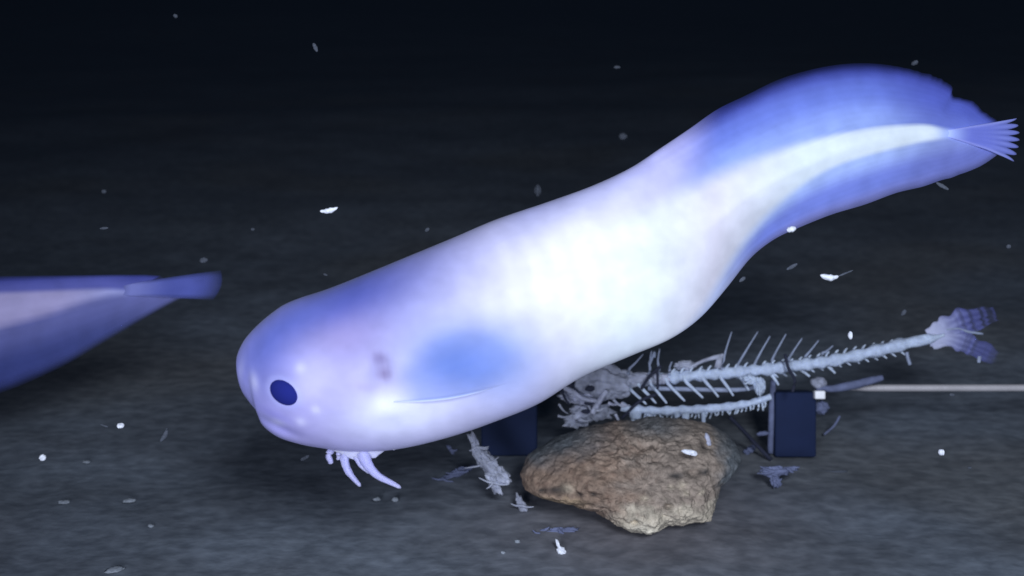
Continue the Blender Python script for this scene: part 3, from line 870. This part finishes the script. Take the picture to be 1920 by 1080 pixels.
for (x, y, rx, ry) in ((1106, 729, 9, 5), (1104, 756, 9, 4), (1098, 772, 9, 4), (1070, 722, 6, 9)):
    mb = MB(); mb.blob(at(x, y, SD - 0.006), (RT * rx * ks, FW * 3 * ks, UP * ry * ks), 16, 10, rough=.3, freq=2, seed=x); mb.build("socket_shade", M['thread'], sk)
bone([(1052, 728), (1060, 748), (1068, 758)], 3, 2, "jaw_edge", 'thread', SD - .008)
bone([(1052, 724), (1075, 735), (1095, 748), (1120, 752)], 6, 4, "jaw_bone", 'tissuew', SD - .006)
bone([(1110, 775), (1125, 750), (1138, 732)], 6, 5, "jaw_bone", 'tissuew', SD - .006)
bone([(1230, 740), (1200, 752), (1165, 785)], 3, 3, "neck_strand", 'thread', SD - .004)
bone([(1292, 690), (1320, 676), (1350, 668)], 2.5, 5, "skin_shred", 'tissue', SD)
bone([(1345, 690), (1350, 672), (1356, 664)], 7, 3, "skin_shred", 'tissue', SD)
rnd = random.Random(4)
for i in range(12):
    x = rnd.uniform(1040, 1165); y = rnd.uniform(745, 800)
    a = rnd.uniform(-.5, 1.2); l = rnd.uniform(12, 34)
    bone([(x, y), (x + l * .5 * math.cos(a), y + l * .5 * math.sin(a) + 3), (x + l * math.cos(a), y + l * math.sin(a))], rnd.uniform(2, 4.5), .8, "skin_shred", 'tissue' if i % 3 else 'tissuew', SD - 0.004 + rnd.uniform(-.004, .006))

# dark threads that tie the bait
def thread(pts, label, r=2.2, d=SD - .010):
    S = catmull([(float(a), float(b)) for a, b in pts], 20)
    mb = MB(); mb.tube([at(x, y, d) for x, y in S], r * ks, 8, rough=.15)
    tag(mb.build("binding_thread", M['thread']), label, "thread", "dark threads binding the bait skeleton")
thread([(1472, 664), (1478, 690), (1490, 712), (1486, 735)], "dark thread looped over the backbone in front of the navy block", 3.0)
thread([(1368, 782), (1392, 806), (1416, 832), (1446, 862)], "dark slack thread running down from the rock's top to the foot of the navy block", 4.0, SD + .004)
thread([(1240, 686), (1218, 706), (1202, 730)], "dark slanting thread crossing the backbone beside the skull", 3.0)
thread([(1232, 690), (1233, 708), (1233, 730)], "short dark upright thread crossing the backbone next to the slanting one", 2.6)

# lumps where the bait is tied to the block
def scrap(name, label, cat, parts, mat, d, group=None, shred=0, seed=1):
    root = empty(name, at(parts[0][0], parts[0][1], d), label, cat, group) if len(parts) + (1 if shred else 0) > 1 else None
    kk = d / FPX; o = None
    for q, (x, y, rx, ry, ang, rg) in enumerate(parts):
        a = math.radians(ang); X = RT * math.cos(a) - UP * math.sin(a); Y = RT * math.sin(a) + UP * math.cos(a)
        mb = MB(); mb.blob(at(x, y, d), (X * rx * kk, FW * min(rx, ry) * .8 * kk, Y * ry * kk), 34, 22, rough=rg, freq=2.2, seed=q * 3.1 + seed)
        o = mb.build("lump" if root else name, M[mat], root)
    r = random.Random(seed)
    for i in range(shred):
        x, y, rx, ry, ang, rg = parts[i % len(parts)]
        a = r.uniform(0, 6.28); l = r.uniform(.8, 1.7)
        bone([(x, y), (x + rx * .6 * math.cos(a), y + ry * .6 * math.sin(a) + 2), (x + l * rx * math.cos(a), y + l * ry * math.sin(a))], 3, .8, "shred", mat, d - .002, root)
    if not root: tag(o, label, cat, group)
    return root or o
scrap("bait_knot", "small pale knot of flesh hanging below the backbone left of the navy block", "bait scrap", [(1424, 724, 11, 16, 0, .3), (1408, 712, 14, 8, 20, .4)], 'bone', SD - .006, shred=3, seed=3)

dg = lambda px, py: depth_of(ground_at(px, py))
scrap("bait_scrap", "long pale lump of torn flesh leaning down to the left end of the rock", "bait scrap",
      [(892, 838, 30, 8, 72, .5), (914, 868, 32, 14, 52, .5), (935, 890, 24, 13, 42, .5), (925, 905, 24, 8, 60, .6), (978, 948, 20, 7, 68, .7)], 'tissue', dg(950, 962) - 0.004, shred=14, seed=7)
scrap("bait_scrap", "thin wispy grey-violet shreds on the silt left of the long pale flesh lump", "bait scrap",
      [(862, 885, 24, 6, -22, .7), (832, 898, 18, 4, -25, .7), (845, 843, 10, 3, 55, .5)], 'strap', dg(850, 903) , shred=9, seed=9)
scrap("bait_scrap", "pale ragged scrap lying on the silt below the navy block", "bait scrap",
      [(1452, 884, 26, 9, 0, .5), (1455, 903, 10, 10, 0, .5), (1450, 930, 26, 5, 2, .4), (1480, 880, 16, 5, -10, .6)], 'strap', dg(1455, 930), shred=8, seed=11)
scrap("bait_scrap", "bluish smear of flesh on the silt under the rock's left end", "bait scrap",
      [(1050, 996, 30, 6, -4, .7), (1010, 1000, 18, 4, -25, .7)], 'strap', dg(1050, 1008), shred=5, seed=13)
scrap("bait_scrap", "bright white teardrop-shaped scrap on the silt in front of the rock's left end", "bait scrap",
      [(1053, 1034, 10, 7, 50, .25), (1046, 1020, 10, 3, 70, .3)], 'snow', dg(1053, 1041) - .002, seed=15)
scrap("amphipod", "small pale curled amphipod at the rock's upper right", "amphipod", [(1327, 822, 11, 4, 68, .3), (1329, 831, 5, 4, 60, .3)], 'tissuew', ROCKD - .020, "small amphipods around the bait", seed=17)
scrap("amphipod", "cream oval amphipod lying flat on the rock near its upper right pits", "amphipod", [(1293, 848, 15, 5, 10, .2), (1300, 851, 7, 4, 15, .2)], 'snow', ROCKD - .024, "small amphipods around the bait", seed=19)
scrap("amphipod", "grey curled amphipod between the rock and the navy block", "amphipod", [(1408, 842, 9, 6, -30, .4), (1400, 848, 6, 4, 30, .4)], 'strap', dg(1405, 860), "small amphipods around the bait", seed=21)
scrap("bait_scrap", "pale stub sticking out left from the navy block's side rail", "bait scrap", [(1430, 813, 11, 4, -5, .4)], 'strap', BD - .008, seed=23)
for (px, py, lx, ly, lab) in ((1575, 780, 1545, 815, "thin pale stalk of debris rising from the silt right of the navy block"),
                              (1515, 884, 1588, 884, "thin straight pale straw lying on the silt right of the ragged scrap")):
    d = dg(lx, max(ly, 822)) if ly < 850 else dg(lx, 884) - .001
    S = catmull([(float(px), float(py)), ((px + lx) / 2 + 4, (py + ly) / 2 + 0.5), (float(lx), float(ly))], 12)
    mb = MB(); mb.tube([at(x, y, d) for x, y in S], 2.0 * d / FPX, 8, rough=.3)
    tag(mb.build("straw", M['strap'] if ly < 850 else M['snowdim']), lab, "debris")

# ------------------------------------------------------------------ marine snow drifting in the lamp light
def fleck(px, py, rx, ry, ang, d, mat, label, name="marine_snow_fleck", bend=0.0, cat="marine snow"):
    kk = d / FPX; a = math.radians(ang)
    mb = MB(); n = 22; P = []; R_ = []
    for i in range(n + 1):
        t = i / n * 2 - 1
        x = px + rx * t * math.cos(a) + bend * (t * t - .4) * math.sin(a)
        y = py + rx * t * math.sin(a) - bend * (t * t - .4) * math.cos(a)
        P.append(at(x, y, d))
        R_.append(max(0.12, math.sqrt(max(0, 1 - t * t)) * (1 + .4 * noise.noise(Vector((t * 2.5, px, py))))) * ry * kk)
    mb.tube(P, R_, 12, rough=.3, seed=px)
    tag(mb.build(name, M[mat]), label, cat, "marine snow drifting in the water")
FL = [  # photograph position, half sizes, tilt, distance, material, label, bend

 (617, 394, 19, 5, -12, .40, 'snow', "bright white bean-shaped fleck left of the large fish's back, upper middle of the water", 3),
 (591, 89, 10, 4.5, 65, .45, 'snowdim', "greyish oval fleck high in the dark water above the large fish's head", 0),
 (329, 30, 5, 4, 30, .50, 'snowdim', "faint speck near the top of the picture, left of the oval fleck", 0),
 (1157, 126, 7, 3, 0, .55, 'snowdim', "faint flat speck in black water left of the large fish's dorsal fin", 0),
 (195, 359, 5, 4, 0, .55, 'snowdim', "dim round speck above the small second fish, upper of two", 0),
 (195, 428, 9, 3, -5, .45, 'snowdim', "thin grey fleck above the second fish, lower of two", 0),
 (382, 488, 9, 6, -10, .50, 'snowdim', "blurry grey fleck just above the second fish's tail fin", 0),
 (801, 431, 6, 4, -40, .45, 'snowdim', "small grey speck close over the large fish's nape", 0),
 (610, 515, 5, 3, 20, .45, 'snowdim', "tiny speck above the large fish's forehead", 0),
 (474, 430, 4, 3, 0, .5, 'snowdim', "barely visible speck between the two fish, above the tail tip", 0),
 (226, 798, 8, 6, -10, .42, 'snow', "bright white angular speck over the dark shadow at lower left", 0),
 (195, 798, 9, 2.2, 20, .45, 'snowdim', "thin dim sliver beside the bright angular speck at lower left", 0),
 (80, 858, 7, 6.5, 40, .40, 'snow', "round bright speck nearest the left edge of the picture", 0),
 (308, 816, 16, 5, -62, .45, 'snowdim', "pale upright sliver between the second fish and the large fish's snout", 3),
 (572, 858, 11, 4.5, -30, .44, 'snowdim', "pale slanted fleck left of the throat filaments", 0),
 (1484, 430, 10, 6, -15, .385, 'snow', "white speck touching the lower edge of the large fish's tail", 0),
 (1485, 500, 13, 4, -28, .42, 'snowdim', "dim slanted sliver under the large fish's tail, left of the winged speck", 0),
 (1555, 519, 19, 6, 4, .40, 'snow', "white fleck with a long thin trailing tip under the large fish's tail", 4),
 (1584, 513, 19, 1.8, -22, .40, 'snowdim', "fine thread trailing right from the white fleck under the tail", 0),
 (1767, 349, 15, 4, 30, .42, 'snowdim', "grey sliver just below the large fish's anal fin, near the tail", 0),
 (1715, 118, 8, 5, -30, .47, 'snowdim', "grey fleck touching the upper edge of the dorsal fin", 0),
 (1891, 462, 5, 5, 0, .45, 'snowdim', "dim round speck at the right edge below the tail fin", 0),
 (1694, 586, 8, 5, -50, .5, 'snowdim', "very faint fleck above the skeleton's narrow tail", 0),
 (1594, 629, 4.5, 8, 0, .42, 'snow', "small bright upright speck just above the backbone, right of the block", 0),
 (1765, 848, 6.5, 6.5, 0, .42, 'snow', "round bright speck over the silt at lower right, under the rod", 0),
 (1785, 740, 6, 4, 0, .45, 'snowdim', "small grey speck just under the steel rod", 0),
 (1818, 877, 4, 3, 0, .48, 'snowdim', "faint tiny speck right of the round bright speck under the rod", 0),
 (1008, 357, 8, 12, 0, .55, 'snowdim', "very dim smudge of snow above the large fish's mid back", 0),
 (1168, 256, 9, 7, 0, .6, 'snowdim', "very dim smudge left of the dorsal fin's front end", 0),
 (1392, 524, 8, 4, -40, .41, 'snowdim', "small grey fleck close to the belly edge under the large fish", 0),
]
for (px, py, rx, ry, ang, d, mat, lab, bend) in FL:
    fleck(px, py, rx * .9, ry * .9, ang, d, mat, lab, bend=bend)
# crumbs lying on the silt
CR = [(243, 938, 11, 4, -5, "whitish crumb on the silt at lower left under the upright sliver"),
      (283, 986, 6, 5, 20, "small grey crumb on the silt, lower right of the whitish one"),
      (120, 941, 10, 4, 0, "dim flat crumb on the silt at far lower left"),
      (706, 936, 7, 6, 0, "left one of two round pale crumbs under the filament tips"),
      (741, 937, 6, 8, 0, "right one of two pale crumbs under the filament tips"),
      (215, 1068, 16, 4, -22, "pale slanted sliver on the silt at the bottom left"),
      (970, 1016, 5, 7, 0, "pale crumb on the silt left of the white teardrop scrap"),
      (943, 1036, 5, 4, 0, "small dim crumb at the foot of the picture left of the teardrop scrap"),
      (1402, 996, 6, 3, 0, "tiny grey crumb on the silt right of the rock's foot"),
      (162, 866, 7, 4, 0, "dim crumb on the silt below the bright specks at left"),
      (1040, 1012, 9, 2.5, -30, "thin pale splinter on the silt above the teardrop scrap")]
for (px, py, rx, ry, ang, lab) in CR:
    g = ground_at(px, py + ry * .6, 0.001); d = depth_of(g)
    kk = d / FPX; a = math.radians(ang)
    X = Vector((math.cos(a), -math.sin(a) * 1.0, 0)).normalized(); Y = Vector((-X.y, X.x, 0))
    mb = MB(); mb.blob(at(px, py, d), (X * rx * kk, Y * rx * .7 * kk, Vector((0, 0, 1)) * ry * .55 * kk), 24, 14, rough=.35, freq=2, seed=px * .1)
    tag(mb.build("silt_crumb", M['crumb']), lab, "crumb", "pale crumbs lying on the silt")

# ------------------------------------------------------------------ the water itself: a box of faintly scattering water
def haze():
    m, nt, out = newmat('sea_water')
    v = nd(nt, 'ShaderNodeVolumePrincipled', Density=0.035, Anisotropy=0.3)
    v.inputs['Color'].default_value = (0.35, 0.52, 0.85, 1)
    nt.links.new(v.outputs[0], out.inputs['Volume'])
    mb = MB(); mb.box(Vector((0, 0, 2.0)), RT * 90, Vector((0, 90, 0)), Vector((0, 0, 5.0)))
    o = mb.build("haze", m, smooth=False)
    tag(o, kind="stuff")
haze()
